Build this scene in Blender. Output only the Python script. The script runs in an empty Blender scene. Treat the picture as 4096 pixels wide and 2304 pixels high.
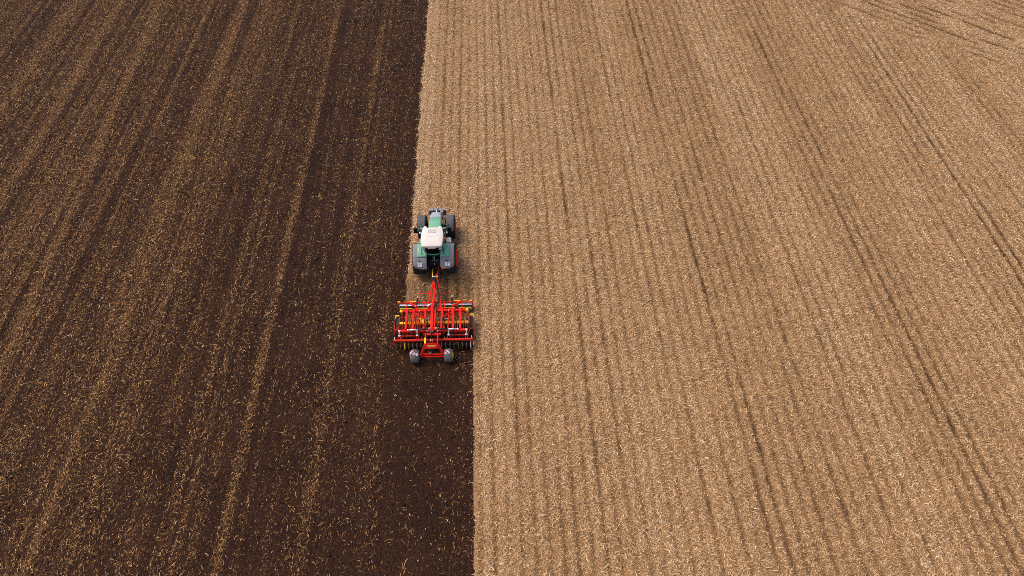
import bpy, bmesh, math, random
import numpy as np
from mathutils import Vector, Matrix

scene = bpy.context.scene
C = scene.collection
rad = math.radians
random.seed(7)
rng = np.random.default_rng(11)

# ---------------------------------------------------------------- camera
FPX = 2730.0                      # focal length in pixels of a 4096 wide frame
CAM_H = 35.0
PITCH = rad(51.58)
YAW = rad(2.10)
cd = bpy.data.cameras.new('camera')
cam = bpy.data.objects.new('camera', cd)
C.objects.link(cam)
cd.sensor_width = 36.0
cd.lens = 36.0 * FPX / 4096.0
cd.clip_start = 0.5
cd.clip_end = 12000.0
_fh = Vector((math.sin(YAW), math.cos(YAW), 0))
_R = Vector((math.cos(YAW), -math.sin(YAW), 0))
_F = _fh * math.cos(PITCH) + Vector((0, 0, -math.sin(PITCH)))
_U = _R.cross(_F)
cam.matrix_world = Matrix(((_R.x, _U.x, -_F.x, 0), (_R.y, _U.y, -_F.y, 0), (_R.z, _U.z, -_F.z, CAM_H), (0, 0, 0, 1)))
scene.camera = cam

# ---------------------------------------------------------------- sky, sun, exposure
SUN_ELEV, SUN_AZ = rad(58), rad(-65)        # azimuth from +Y (up the field), minus = to the left
w = bpy.data.worlds.new('World')
scene.world = w
w.use_nodes = True
wn = w.node_tree.nodes
bg = wn['Background']
sky = wn.new('ShaderNodeTexSky')
sky.sky_type = 'NISHITA'
sky.sun_disc = False
sky.sun_elevation = SUN_ELEV
sky.sun_rotation = SUN_AZ
sky.air_density = 1.0
sky.dust_density = 4.0
sky.ozone_density = 0.6
w.node_tree.links.new(sky.outputs[0], bg.inputs[0])
bg.inputs[1].default_value = 0.15
sl = bpy.data.lights.new('sun', 'SUN')
sl.energy = 1.3
sl.angle = rad(32)
sl.color = (1.0, 0.94, 0.85)
sun = bpy.data.objects.new('sun', sl)
C.objects.link(sun)
sd = Vector((math.sin(SUN_AZ) * math.cos(SUN_ELEV), math.cos(SUN_AZ) * math.cos(SUN_ELEV), math.sin(SUN_ELEV)))
sun.rotation_euler = sd.to_track_quat('Z', 'Y').to_euler()
scene.view_settings.view_transform = 'Standard'
scene.view_settings.look = 'None'
scene.view_settings.gamma = 1.0
scene.view_settings.exposure = 0.35
scene.cycles.pixel_filter_type = 'GAUSSIAN'
scene.cycles.filter_width = 1.0
scene.cycles.use_denoising = False

# ---------------------------------------------------------------- materials
def nodes_of(name):
    m = bpy.data.materials.new(name)
    m.use_nodes = True
    return m, m.node_tree.nodes, m.node_tree.links, m.node_tree.nodes['Principled BSDF']

def ramp(N, stops):
    r = N.new('ShaderNodeValToRGB')
    e = r.color_ramp.elements
    e[0].position, e[0].color = stops[0][0], (*stops[0][1], 1)
    e[1].position, e[1].color = stops[-1][0], (*stops[-1][1], 1)
    for p, c in stops[1:-1]:
        x = e.new(p)
        x.color = (*c, 1)
    return r

def paint(name, col, rough=0.4, metal=0.0, dust=0.25, dust_col=(0.16, 0.11, 0.075), scale=3.0, spec=0.25, coat=0.0):
    m, N, L, b = nodes_of(name)
    tc = N.new('ShaderNodeTexCoord')
    n1 = N.new('ShaderNodeTexNoise'); n1.inputs['Scale'].default_value = scale; n1.inputs['Detail'].default_value = 6
    n2 = N.new('ShaderNodeTexNoise'); n2.inputs['Scale'].default_value = scale * 9; n2.inputs['Detail'].default_value = 4
    L.new(tc.outputs['Object'], n1.inputs['Vector']); L.new(tc.outputs['Object'], n2.inputs['Vector'])
    mul = N.new('ShaderNodeMath'); mul.operation = 'MULTIPLY'
    L.new(n1.outputs['Fac'], mul.inputs[0]); L.new(n2.outputs['Fac'], mul.inputs[1])
    mr = N.new('ShaderNodeMapRange'); mr.inputs[1].default_value = 0.17; mr.inputs[2].default_value = 0.42
    mr.inputs[3].default_value = 0.0; mr.inputs[4].default_value = dust
    L.new(mul.outputs[0], mr.inputs[0])
    mx = N.new('ShaderNodeMix'); mx.data_type = 'RGBA'
    mx.inputs[6].default_value = (*col, 1); mx.inputs[7].default_value = (*dust_col, 1)
    L.new(mr.outputs[0], mx.inputs[0]); L.new(mx.outputs[2], b.inputs['Base Color'])
    rr = N.new('ShaderNodeMapRange'); rr.inputs[1].default_value = 0; rr.inputs[2].default_value = max(dust, .01)
    rr.inputs[3].default_value = rough; rr.inputs[4].default_value = min(1, rough + 0.3)
    L.new(mr.outputs[0], rr.inputs[0]); L.new(rr.outputs[0], b.inputs['Roughness'])
    b.inputs['Metallic'].default_value = metal
    b.inputs['Specular IOR Level'].default_value = spec
    b.inputs['Coat Weight'].default_value = coat
    return m

M = {}
M['red'] = paint('red_paint', (0.73, 0.010, 0.003), 0.5, dust=0.16, spec=0.15)
M['red_soiled'] = paint('red_paint_soiled', (0.68, 0.012, 0.005), 0.55, dust=0.8, dust_col=(0.055, 0.033, 0.022), scale=5)
M['rim_red'] = paint('red_rim_paint', (0.88, 0.018, 0.004), 0.5, dust=0.05, spec=0.12)
M['yellow'] = paint('yellow_paint', (0.88, 0.46, 0.012), 0.5, dust=0.2)
M['yellow_clean'] = paint('yellow_plastic', (0.85, 0.62, 0.01), 0.45, dust=0.05)
M['green'] = paint('green_paint', (0.165, 0.42, 0.255), 0.42, dust=0.15, coat=0.3)
M['grey_panel'] = paint('grey_plastic', (0.245, 0.235, 0.24), 0.65, dust=0.3, dust_col=(.15, .12, .10))
M['grey_dark'] = paint('dark_grey_plastic', (0.085, 0.088, 0.098), 0.55, dust=0.25)
M['grey_light'] = paint('light_grey_paint', (0.36, 0.38, 0.42), 0.4, dust=0.12)
M['step_grey'] = paint('step_metal', (0.42, 0.40, 0.39), 0.5, dust=0.3)
M['cream'] = paint('cream_roof', (0.72, 0.635, 0.565), 0.5, dust=0.08)
M['hatch'] = paint('roof_window', (0.50, 0.475, 0.46), 0.3, dust=0.1)
M['hatch_frame'] = paint('hatch_frame', (0.30, 0.27, 0.25), 0.5, dust=0.0)
M['black'] = paint('black_metal', (0.012, 0.012, 0.014), 0.5, dust=0.4, dust_col=(.05, .038, .03))
M['black_gloss'] = paint('black_plastic', (0.010, 0.010, 0.013), 0.25, dust=0.1)
M['rubber'] = paint('tyre_rubber', (0.022, 0.022, 0.023), 0.8, dust=0.55, dust_col=(.06, .046, .036), scale=4)
M['rubber_dusty'] = paint('dusty_tyre_rubber', (0.11, 0.105, 0.105), 0.9, dust=0.8, dust_col=(.19, .16, .14), scale=7)
M['steel'] = paint('bright_steel', (0.62, 0.64, 0.68), 0.28, metal=1.0, dust=0.25)
M['drum_steel'] = paint('dark_drum_steel', (0.030, 0.030, 0.040), 0.45, dust=0.3, dust_col=(.03, .025, .03))
M['chrome'] = paint('chrome_rod', (0.85, 0.86, 0.9), 0.3, metal=0.6, dust=0.0)
M['worn_steel'] = paint('worn_steel', (0.20, 0.145, 0.10), 0.45, metal=0.5, dust=0.8, dust_col=(.035, .022, .015), scale=8)
M['soil_steel'] = paint('soil_covered_steel', (0.060, 0.040, 0.030), 0.7, metal=0.2, dust=0.8, dust_col=(.022, .014, .010), scale=8)
M['white'] = paint('white_plate', (0.86, 0.86, 0.86), 0.4, dust=0.05)
M['white_part'] = paint('white_cast_part', (0.62, 0.55, 0.50), 0.4, dust=0.2)
M['warn_red'] = paint('warning_red', (0.62, 0.015, 0.03), 0.35, dust=0.0)
M['ink'] = paint('dark_print', (0.06, 0.06, 0.06), 0.6, dust=0.0)
M['grey_ink'] = paint('grey_print', (0.35, 0.35, 0.35), 0.6, dust=0.0)
M['orange'] = paint('orange_lens', (0.85, 0.14, 0.03), 0.25, dust=0.0)
M['tail_red'] = paint('red_lens', (0.35, 0.05, 0.04), 0.3, dust=0.1)
M['amber'] = paint('amber_lens', (0.85, 0.38, 0.04), 0.3, dust=0.0)
M['emblem'] = paint('emblem_yellow', (0.85, 0.50, 0.10), 0.5, dust=0.0)
M['emblem_ink'] = paint('emblem_print', (0.22, 0.05, 0.01), 0.5, dust=0.0)
M['hose'] = paint('black_hose', (0.015, 0.015, 0.017), 0.55, dust=0.3)

def glass_mat():
    m, N, L, b = nodes_of('tinted_cab_glass')
    out = [n for n in N if n.type == 'OUTPUT_MATERIAL'][0]
    tr = N.new('ShaderNodeBsdfTransparent'); tr.inputs[0].default_value = (0.22, 0.26, 0.25, 1)
    gl = N.new('ShaderNodeBsdfGlossy'); gl.inputs['Roughness'].default_value = 0.06
    fr = N.new('ShaderNodeFresnel'); fr.inputs[0].default_value = 1.5
    mx = N.new('ShaderNodeMixShader')
    L.new(fr.outputs[0], mx.inputs[0]); L.new(tr.outputs[0], mx.inputs[1]); L.new(gl.outputs[0], mx.inputs[2])
    L.new(mx.outputs[0], out.inputs['Surface'])
    return m
M['glass'] = glass_mat()

def soil_mat():
    m, N, L, b = nodes_of('dark_tilled_soil')
    g = N.new('ShaderNodeNewGeometry')
    n1 = N.new('ShaderNodeTexNoise'); n1.inputs['Scale'].default_value = 9; n1.inputs['Detail'].default_value = 9; n1.inputs['Roughness'].default_value = 0.72
    n2 = N.new('ShaderNodeTexNoise'); n2.inputs['Scale'].default_value = 0.35; n2.inputs['Detail'].default_value = 5
    n3 = N.new('ShaderNodeTexVoronoi'); n3.inputs['Scale'].default_value = 13
    for n in (n1, n2, n3): L.new(g.outputs['Position'], n.inputs['Vector'])
    r1 = ramp(N, [(0.30, (0.0105, 0.0038, 0.0021)), (0.50, (0.029, 0.0112, 0.0060)), (0.72, (0.074, 0.031, 0.0165))])
    r2 = ramp(N, [(0.35, (0.78, 0.76, 0.76)), (0.7, (1.25, 1.22, 1.18))])
    L.new(n1.outputs['Fac'], r1.inputs[0]); L.new(n2.outputs['Fac'], r2.inputs[0])
    mx = N.new('ShaderNodeMix'); mx.data_type = 'RGBA'; mx.blend_type = 'MULTIPLY'; mx.inputs[0].default_value = 1
    L.new(r1.outputs[0], mx.inputs[6]); L.new(r2.outputs[0], mx.inputs[7])
    at = N.new('ShaderNodeAttribute'); at.attribute_name = 'chaff_in_soil'     # fine chopped straw worked into the soil
    r3 = ramp(N, [(0.34, (0.020, 0.009, 0.004)), (0.66, (0.20, 0.105, 0.042))]); L.new(n1.outputs['Fac'], r3.inputs[0])
    m3 = N.new('ShaderNodeMix'); m3.data_type = 'RGBA'
    L.new(at.outputs['Fac'], m3.inputs[0]); L.new(mx.outputs[2], m3.inputs[6]); L.new(r3.outputs[0], m3.inputs[7]); L.new(m3.outputs[2], b.inputs['Base Color'])
    b.inputs['Roughness'].default_value = 0.95
    b.inputs['Specular IOR Level'].default_value = 0.15
    ad = N.new('ShaderNodeMath'); ad.operation = 'SUBTRACT'
    L.new(n1.outputs['Fac'], ad.inputs[0]); L.new(n3.outputs['Distance'], ad.inputs[1])
    bp = N.new('ShaderNodeBump'); bp.inputs['Strength'].default_value = 0.9; bp.inputs['Distance'].default_value = 0.06
    L.new(ad.outputs[0], bp.inputs['Height']); L.new(bp.outputs[0], b.inputs['Normal'])
    return m
M['soil'] = soil_mat()

def chaff_mat():
    m, N, L, b = nodes_of('chaff_covered_soil')
    g = N.new('ShaderNodeNewGeometry')
    n1 = N.new('ShaderNodeTexNoise'); n1.inputs['Scale'].default_value = 16; n1.inputs['Detail'].default_value = 8; n1.inputs['Roughness'].default_value = 0.75
    n2 = N.new('ShaderNodeTexNoise'); n2.inputs['Scale'].default_value = 0.5; n2.inputs['Detail'].default_value = 5
    for n in (n1, n2): L.new(g.outputs['Position'], n.inputs['Vector'])
    r1 = ramp(N, [(0.34, (0.15, 0.075, 0.030)), (0.5, (0.31, 0.165, 0.072)), (0.66, (0.52, 0.305, 0.145))])
    r2 = ramp(N, [(0.35, (0.85, 0.84, 0.84)), (0.7, (1.15, 1.14, 1.12))])
    L.new(n1.outputs['Fac'], r1.inputs[0]); L.new(n2.outputs['Fac'], r2.inputs[0])
    mx = N.new('ShaderNodeMix'); mx.data_type = 'RGBA'; mx.blend_type = 'MULTIPLY'; mx.inputs[0].default_value = 1
    L.new(r1.outputs[0], mx.inputs[6]); L.new(r2.outputs[0], mx.inputs[7])
    at = N.new('ShaderNodeAttribute'); at.attribute_name = 'bare_row'      # bare earth showing along the sown rows and wheelings
    r3 = ramp(N, [(0.35, (0.040, 0.020, 0.009)), (0.68, (0.125, 0.064, 0.024))]); L.new(n1.outputs['Fac'], r3.inputs[0])
    m3 = N.new('ShaderNodeMix'); m3.data_type = 'RGBA'
    L.new(at.outputs['Fac'], m3.inputs[0]); L.new(mx.outputs[2], m3.inputs[6]); L.new(r3.outputs[0], m3.inputs[7]); L.new(m3.outputs[2], b.inputs['Base Color'])
    b.inputs['Roughness'].default_value = 0.95
    b.inputs['Specular IOR Level'].default_value = 0.15
    bp = N.new('ShaderNodeBump'); bp.inputs['Strength'].default_value = 0.8; bp.inputs['Distance'].default_value = 0.04
    L.new(n1.outputs['Fac'], bp.inputs['Height']); L.new(bp.outputs[0], b.inputs['Normal'])
    return m
M['chaff'] = chaff_mat()

def residue_mat(name, stops):
    m, N, L, b = nodes_of(name)
    a = N.new('ShaderNodeAttribute'); a.attribute_name = 'leaf_tone'
    r = ramp(N, stops)
    L.new(a.outputs['Fac'], r.inputs[0]); L.new(r.outputs[0], b.inputs['Base Color'])
    b.inputs['Roughness'].default_value = 0.75
    b.inputs['Specular IOR Level'].default_value = 0.25
    return m
M['residue'] = residue_mat('maize_residue', [(0.0, (0.095, 0.045, 0.018)), (0.25, (0.29, 0.155, 0.062)), (0.5, (0.52, 0.305, 0.140)),
                                             (0.75, (0.65, 0.417, 0.215)), (0.93, (0.72, 0.51, 0.30)), (1.0, (0.78, 0.62, 0.43))])
M['straw'] = residue_mat('straw_on_soil', [(0.0, (0.055, 0.022, 0.009)), (0.35, (0.18, 0.076, 0.025)), (0.65, (0.40, 0.190, 0.064)),
                                           (0.88, (0.60, 0.325, 0.110)), (1.0, (0.80, 0.56, 0.30))])

# ---------------------------------------------------------------- helpers
def tag(o, label=None, cat=None, group=None, kind=None):
    if label: o['label'] = label
    if cat: o['category'] = cat
    if group: o['group'] = group
    if kind: o['kind'] = kind
    return o

def empty(name, loc, rz=0.0):
    o = bpy.data.objects.new(name, None)
    o.location = loc
    o.rotation_euler = (0, 0, rz)
    o.empty_display_size = 0.3
    C.objects.link(o)
    return o

class MB:
    """collects shapes and links them as one mesh object"""
    def __init__(self, off=(0, 0, 0)):
        self.v, self.f, self.s = [], [], []
        self.off = Vector(off)
    def add(self, verts, faces, smooth=False):
        n = len(self.v)
        self.v += [Vector(p) for p in verts]
        self.f += [tuple(i + n for i in f) for f in faces]
        self.s += [smooth] * len(faces)
        return self
    def beam(self, p0, p1, wd, ht, up=(0, 0, 1), bev=0.0):
        p0, p1 = Vector(p0), Vector(p1)
        d = (p1 - p0).normalized()
        u = Vector(up)
        if abs(d.dot(u)) > 0.98: u = Vector((0, 1, 0))
        sx = d.cross(u).normalized(); sz = sx.cross(d).normalized()
        b = bev or min(wd, ht) * 0.12
        a, h = wd / 2, ht / 2
        prof = [(-a + b, -h), (a - b, -h), (a, -h + b), (a, h - b), (a - b, h), (-a + b, h), (-a, h - b), (-a, -h + b)]
        vs = [p + sx * x + sz * z for p in (p0, p1) for x, z in prof]
        fs = [(i, (i + 1) % 8, 8 + (i + 1) % 8, 8 + i) for i in range(8)] + [tuple(reversed(range(8))), tuple(range(8, 16))]
        return self.add(vs, fs)
    def box(self, c, s, bev=0.0):
        c = Vector(c)
        return self.beam(c - Vector((0, s[1] / 2, 0)), c + Vector((0, s[1] / 2, 0)), s[0], s[2], bev=bev)
    def tube(self, pts, r, n=10):
        pts = [Vector(p) for p in pts]
        rr = r if isinstance(r, (list, tuple)) else [r] * len(pts)
        vs = []
        for i, p in enumerate(pts):
            d = (pts[min(i + 1, len(pts) - 1)] - pts[max(i - 1, 0)]).normalized()
            u = Vector((0, 0, 1)) if abs(d.z) < 0.9 else Vector((1, 0, 0))
            sx = d.cross(u).normalized(); sz = sx.cross(d)
            vs += [p + (sx * math.cos(t) + sz * math.sin(t)) * rr[i] for t in [2 * math.pi * k / n for k in range(n)]]
        fs = []
        for i in range(len(pts) - 1):
            fs += [(i * n + k, i * n + (k + 1) % n, (i + 1) * n + (k + 1) % n, (i + 1) * n + k) for k in range(n)]
        self.add(vs, fs, True)
        self.f += [tuple(len(self.v) - len(vs) + k for k in reversed(range(n))), tuple(len(self.v) - n + k for k in range(n))]
        self.s += [False, False]
        return self
    def lathe(self, c, prof, n=40, axis='x', smooth=True, closed=True):
        """prof: (offset along axis, radius)"""
        c = Vector(c); vs = []
        for k in range(n):
            t = 2 * math.pi * k / n
            for a, r in prof:
                vs.append(c + (Vector((a, r * math.cos(t), r * math.sin(t))) if axis == 'x' else Vector((r * math.cos(t), r * math.sin(t), a))))
        m = len(prof); fs = []
        for k in range(n):
            k2 = (k + 1) % n
            for i in range(m if closed else m - 1):
                i2 = (i + 1) % m
                fs.append((k * m + i, k2 * m + i, k2 * m + i2, k * m + i2))
        return self.add(vs, fs, smooth)
    def sphere(self, c, r, n=12, sz=1.0):
        c = Vector(c); vs = []; fs = []; h = n // 2
        for i in range(h + 1):
            p = math.pi * i / h
            for k in range(n):
                t = 2 * math.pi * k / n
                vs.append(c + Vector((r * math.sin(p) * math.cos(t), r * math.sin(p) * math.sin(t), r * sz * math.cos(p))))
        for i in range(h):
            for k in range(n):
                fs.append((i * n + k, (i + 1) * n + k, (i + 1) * n + (k + 1) % n, i * n + (k + 1) % n))
        return self.add(vs, fs, True)
    def prism(self, poly, z0, z1):
        n = len(poly)
        vs = [(x, y, z0) for x, y in poly] + [(x, y, z1) for x, y in poly]
        fs = [(i, (i + 1) % n, n + (i + 1) % n, n + i) for i in range(n)] + [tuple(reversed(range(n))), tuple(range(n, 2 * n))]
        return self.add(vs, fs)
    def slab(self, pts, th):
        """flat polygon given by 3-D points, thickened against its normal"""
        p = [Vector(q) for q in pts]
        nrm = (p[1] - p[0]).cross(p[2] - p[0]).normalized()
        n = len(p)
        vs = p + [q - nrm * th for q in p]
        fs = [tuple(range(n)), tuple(reversed(range(n, 2 * n)))] + [(i, n + i, n + (i + 1) % n, (i + 1) % n) for i in range(n)]
        return self.add(vs, fs)
    def build(self, name, mat, parent=None):
        me = bpy.data.meshes.new(name)
        me.from_pydata([tuple(p + self.off) for p in self.v], [], self.f)
        bm = bmesh.new(); bm.from_mesh(me)
        bmesh.ops.remove_doubles(bm, verts=bm.verts, dist=1e-6)
        bm.to_mesh(me); bm.free()
        if len(me.polygons) == len(self.s):
            me.polygons.foreach_set('use_smooth', self.s)
        bm = bmesh.new(); bm.from_mesh(me); bmesh.ops.recalc_face_normals(bm, faces=bm.faces); bm.to_mesh(me); bm.free()
        me.materials.append(mat)
        o = bpy.data.objects.new(name, me)
        C.objects.link(o)
        if parent is not None: o.parent = parent
        return o

def clone(o, loc, parent, rz=0.0):
    c = o.copy(); C.objects.link(c); c.parent = parent; c.location = loc
    if rz: c.rotation_euler = (o.rotation_euler.x, o.rotation_euler.y, rz)
    return c

# ---------------------------------------------------------------- the field
EDGE_L, EDGE_R, FRONT_Y = -5.84, -1.50, 25.0     # old tilled edge, new tilled edge, where the discs bite
ROW = 0.70

def vnoise(x, y, seed):
    """smooth value noise, arrays in, 0..1 out"""
    r = np.random.default_rng(seed).random((256, 256))
    xi, yi = np.floor(x).astype(int), np.floor(y).astype(int)
    fx, fy = x - xi, y - yi
    fx, fy = fx * fx * (3 - 2 * fx), fy * fy * (3 - 2 * fy)
    a = r[xi & 255, yi & 255]; b = r[(xi + 1) & 255, yi & 255]; c = r[xi & 255, (yi + 1) & 255]; d = r[(xi + 1) & 255, (yi + 1) & 255]
    return (a * (1 - fx) + b * fx) * (1 - fy) + (c * (1 - fx) + d * fx) * fy

def sstep(a, b, x):
    t = np.clip((x - a) / (b - a), 0, 1)
    return t * t * (3 - 2 * t)

def edge_left(y): return EDGE_L + 0.13 * (vnoise(y * 0.9, y * 0, 3) - 0.5) + 0.08 * (vnoise(y * 4, y * 0, 4) - 0.5)
def edge_right(y): return EDGE_R + 0.10 * (vnoise(y * 0.9, y * 0, 5) - 0.5) + 0.05 * (vnoise(y * 4, y * 0, 6) - 0.5)

def tilled(x, y):
    return (x < edge_left(y)) | ((x < edge_right(y)) & (y < FRONT_Y + 0.3 * (vnoise(x * 3, x * 0, 8) - 0.5)))

def row_frame(x, y):
    """across-row and along-row coordinates; the headland in the far right corner runs askew"""
    u, v = x + 0.14 * (vnoise(y * 0.06, x * 0.01, 21) - 0.5) * sstep(10, 40, x), y
    hd = sstep(90.0, 97.0, x + 0.93 * y + 3 * vnoise(x * .2, y * .2, 23))
    uh = (x + y) * 0.7071 + 0.3 * vnoise(x * .2, y * .2, 22)
    return u, v, uh, hd

TRACKS = [(24.45, .88), (25.15, .84), (23.75, .66), (34.70, .86), (35.4, .82), (34.0, .55), (17.45, .68), (18.15, .55), (15.3, .66), (13.35, .80), (14.05, .70), (5.05, .78), (5.75, .5), (10.4, .5),
          (20.2, .35), (28.6, .45), (31.2, .4), (39.0, .5), (42.6, .4), (1.6, .35), (7.9, .3)]
def row_depth(x, y):
    """0..1: how open (and how deep) the row line is here"""
    u, v, uh, hd = row_frame(x, y)
    k = np.round((u - 0.25) / ROW)
    d = u - 0.25 - k * ROW + 0.05 * (vnoise(v * 1.3, k * 7.1, 31) - 0.5) + 0.09 * (vnoise(v * 4.1, k * 5.7, 37) - 0.5)
    base = 0.28 + 0.42 * vnoise(k * 5.3, v * 0.022, 32)
    for tx, s in TRACKS:
        kk = round((tx - 0.25) / ROW)
        base = np.where(k == kk, np.maximum(base, s), base)
    brk = 0.62 + 0.38 * sstep(0.30, 0.60, vnoise(v * 0.16, k * 3.7, 33))
    brk = brk * (0.58 + 0.60 * vnoise(v * 1.7, k * 9.1, 38)) * (0.72 + 0.28 * vnoise(v * 0.07, k * 2.1, 36)) * (1 - 0.45 * sstep(15, 45, -v + 50) * 0)
    a = base * brk * np.exp(-(d / (0.10 + 0.065 * base)) ** 2) * sstep(-5.15, -4.7, x)
    kh = np.round(uh / 0.95)
    dh = uh - kh * 0.95
    ah = (0.22 + 0.70 * vnoise(kh * 5.3, (x - y) * 0.05, 34)) * np.exp(-(dh / 0.19) ** 2) * sstep(.3, .7, vnoise((x - y) * .35, kh * 3, 35))
    return a * (1 - hd) + ah * hd

STREAKS = [(-30.4, .30, 1.9), (-33.2, .35, .35), (-23.6, .28, 1.1), (-14.4, .24, .9), (-36.3, .5, .6), (-18.7, .3, .35), (-26.9, .3, .3), (-40.5, .5, .45), (-10.2, .25, .3), (-20.9, .3, .3)]
def till_density(x, y):
    far = sstep(-7, -34, x)
    d = 0.25 + 0.50 * far
    d = np.where(x > -6.4, 0.10, d)
    st = vnoise(x * 4.3, y * 0.03, 41) * 0.52 + vnoise(x * 2.4, y * 0.022, 47) * 0.38 + vnoise(x * 0.4, y * 0.015, 42) * 0.10
    d = d * (0.04 + 2.6 * st ** 2.1)
    for sx, sw, a in STREAKS:
        c = sx + 0.5 * (vnoise(y * 0.05, y * 0 + sx, 43) - 0.5) + (0.06 * (35 - y) if sx < -29 and sx > -32 else 0)
        d = d + a * np.exp(-((x - c) / sw) ** 2) * (0.25 + 1.0 * vnoise(y * 0.22, y * 0 + sx, 44))
    d = d * (0.80 + 0.35 * vnoise(x * 1.6 + vnoise(x * 2, y, 46), y * 0.3, 45))
    return np.clip(d, 0.02, 1.6)

def height(x, y, t):
    h = np.zeros_like(x)
    clod = vnoise(x * 6.1, y * 4.3, 51) * 0.5 + vnoise(x * 13, y * 9, 52) * 0.5
    ridge = np.abs(((x * 4.0) % 1.0) - 0.5) * 2
    ht = -0.045 + 0.030 * ridge * (0.4 + 0.6 * vnoise(x * 1.3, y * 0.08, 53)) + 0.040 * clod + 0.05 * (vnoise(x * 0.8, y * 0.1, 54) - 0.5)
    hs = 0.02 * vnoise(x * 5, y * 4, 55) + 0.03 * (vnoise(x * 0.7, y * 0.25, 56) - 0.5) - 0.065 * row_depth(x, y) + 0.012
    return np.where(t, ht, hs)

def axis_line(lo, hi, step, far):
    a = np.arange(lo, hi + 1e-6, step)
    g = []
    d, p = step * 3, 0.0
    while p < far:
        p += d; d *= 1.6; g.append(p)
    g = np.array(g)
    return np.concatenate([(lo - g)[::-1], a, hi + g])

gx = axis_line(-62, 66, 0.07, 4000)
gy = axis_line(2, 80, 0.15, 4000)
X, Y = np.meshgrid(gx, gy)
xf, yf = X.ravel(), Y.ravel()
tv = tilled(xf, yf)
inside = ((xf > -62) & (xf < 66) & (yf > 2) & (yf < 80))
zf = np.where(inside, height(xf, yf, tv), 0.0)
nx, ny = len(gx), len(gy)
i0 = (np.arange(ny - 1)[:, None] * nx + np.arange(nx - 1)[None, :]).ravel()
quads = np.stack([i0, i0 + 1, i0 + nx + 1, i0 + nx], 1)
qt = tilled((xf[quads[:, 0]] + xf[quads[:, 2]]) / 2, (yf[quads[:, 0]] + yf[quads[:, 2]]) / 2)

def mesh_from_arrays(name, co, loops, size, mat, smooth=True, attr=None):
    me = bpy.data.meshes.new(name)
    nf = len(loops) // size
    me.vertices.add(len(co)); me.vertices.foreach_set('co', np.ascontiguousarray(co, dtype=np.float32).ravel())
    me.loops.add(len(loops)); me.loops.foreach_set('vertex_index', loops.astype(np.int32))
    me.polygons.add(nf); me.polygons.foreach_set('loop_start', (np.arange(nf) * size).astype(np.int32))
    me.polygons.foreach_set('use_smooth', np.full(nf, smooth))
    if attr is not None:
        at = me.attributes.new('leaf_tone', 'FLOAT', 'FACE')
        at.data.foreach_set('value', attr.astype(np.float32))
    me.update(calc_edges=True)
    me.materials.append(mat)
    o = bpy.data.objects.new(name, me)
    C.objects.link(o)
    return o

def field_part(name, sel, mat):
    q = quads[sel]
    used, inv = np.unique(q.ravel(), return_inverse=True)
    o = mesh_from_arrays(name, np.stack([xf[used], yf[used], zf[used]], 1), inv, 4, mat)
    if name == 'tilled_soil':
        at = o.data.attributes.new('chaff_in_soil', 'FLOAT', 'POINT')
        at.data.foreach_set('value', np.clip(0.20 * till_density(xf[used], yf[used]), 0, 0.8).astype(np.float32))
        return o
    at = o.data.attributes.new('bare_row', 'FLOAT', 'POINT')
    at.data.foreach_set('value', np.clip(1.35 * row_depth(xf[used], yf[used]) * inside[used] + 0.6 * ((xf[used] < -1.5) & (yf[used] < 28.6) & (yf[used] > 24)), 0, 1).astype(np.float32))
    return o

tag(field_part('stubble_ground', ~qt, M['chaff']), 'unworked pale tan maize stubble ground with straight rows, right of the dark soil', 'ground', kind='structure')
tag(field_part('tilled_soil', qt, M['soil']), 'freshly tilled dark brown soil left of and behind the cultivator', 'soil', kind='structure')
del X, Y

# ---- residue lying on the field: nobody could count it
def in_frame(x, y, mx=420, my=260):
    dx, dy, dz = x, y, -CAM_H
    D = dx * _F.x + dy * _F.y + dz * _F.z
    px = 2048 + FPX * (dx * _R.x + dy * _R.y + dz * _R.z) / D
    py = 1152 - FPX * (dx * _U.x + dy * _U.y + dz * _U.z) / D
    return (px > -mx) & (px < 4096 + mx) & (py > -my) & (py < 2304 + my)

def scatter(n_per_m2, x0, x1, y0, y1):
    n = int((x1 - x0) * (y1 - y0) * n_per_m2)
    x = rng.uniform(x0, x1, n); y = rng.uniform(y0, y1, n)
    k = in_frame(x, y)
    return x[k], y[k]

def leaf_mesh(name, x, y, z, L, W, ang, tone, mat, lift, curl=0.5):
    """every piece a bent strip of two faces"""
    n = len(x)
    ca, sa = np.cos(ang), np.sin(ang)
    bend = rng.normal(0, curl, n)
    tilt = rng.normal(0, 0.24, n)
    roll = rng.normal(0, 0.45, n)
    arch = np.abs(rng.normal(0, 0.10, n)) * L
    co = np.empty((n, 6, 3), np.float32)
    for i, t in enumerate((-0.5, 0.0, 0.5)):
        along = t * L * np.where(t == 0, 1, np.cos(bend * 0.5))
        side = (t * t) * 4 * 0.25 * L * np.sin(bend)
        wd = W * (1.0 if t == 0 else 0.6)
        zz = z + lift + t * L * np.sin(tilt) + (arch if t == 0 else 0)
        for j, s in enumerate((-0.5, 0.5)):
            lat = side + s * wd * np.cos(roll)
            co[:, i * 2 + j, 0] = x + along * ca - lat * sa
            co[:, i * 2 + j, 1] = y + along * sa + lat * ca
            co[:, i * 2 + j, 2] = zz + s * wd * np.sin(roll)
    base = (np.arange(n) * 6)[:, None]
    loops = (base + np.array([[0, 1, 3, 2, 2, 3, 5, 4]])).ravel()
    return mesh_from_arrays(name, co.reshape(-1, 3), loops, 4, mat, smooth=False, attr=np.repeat(tone, 2))

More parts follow.
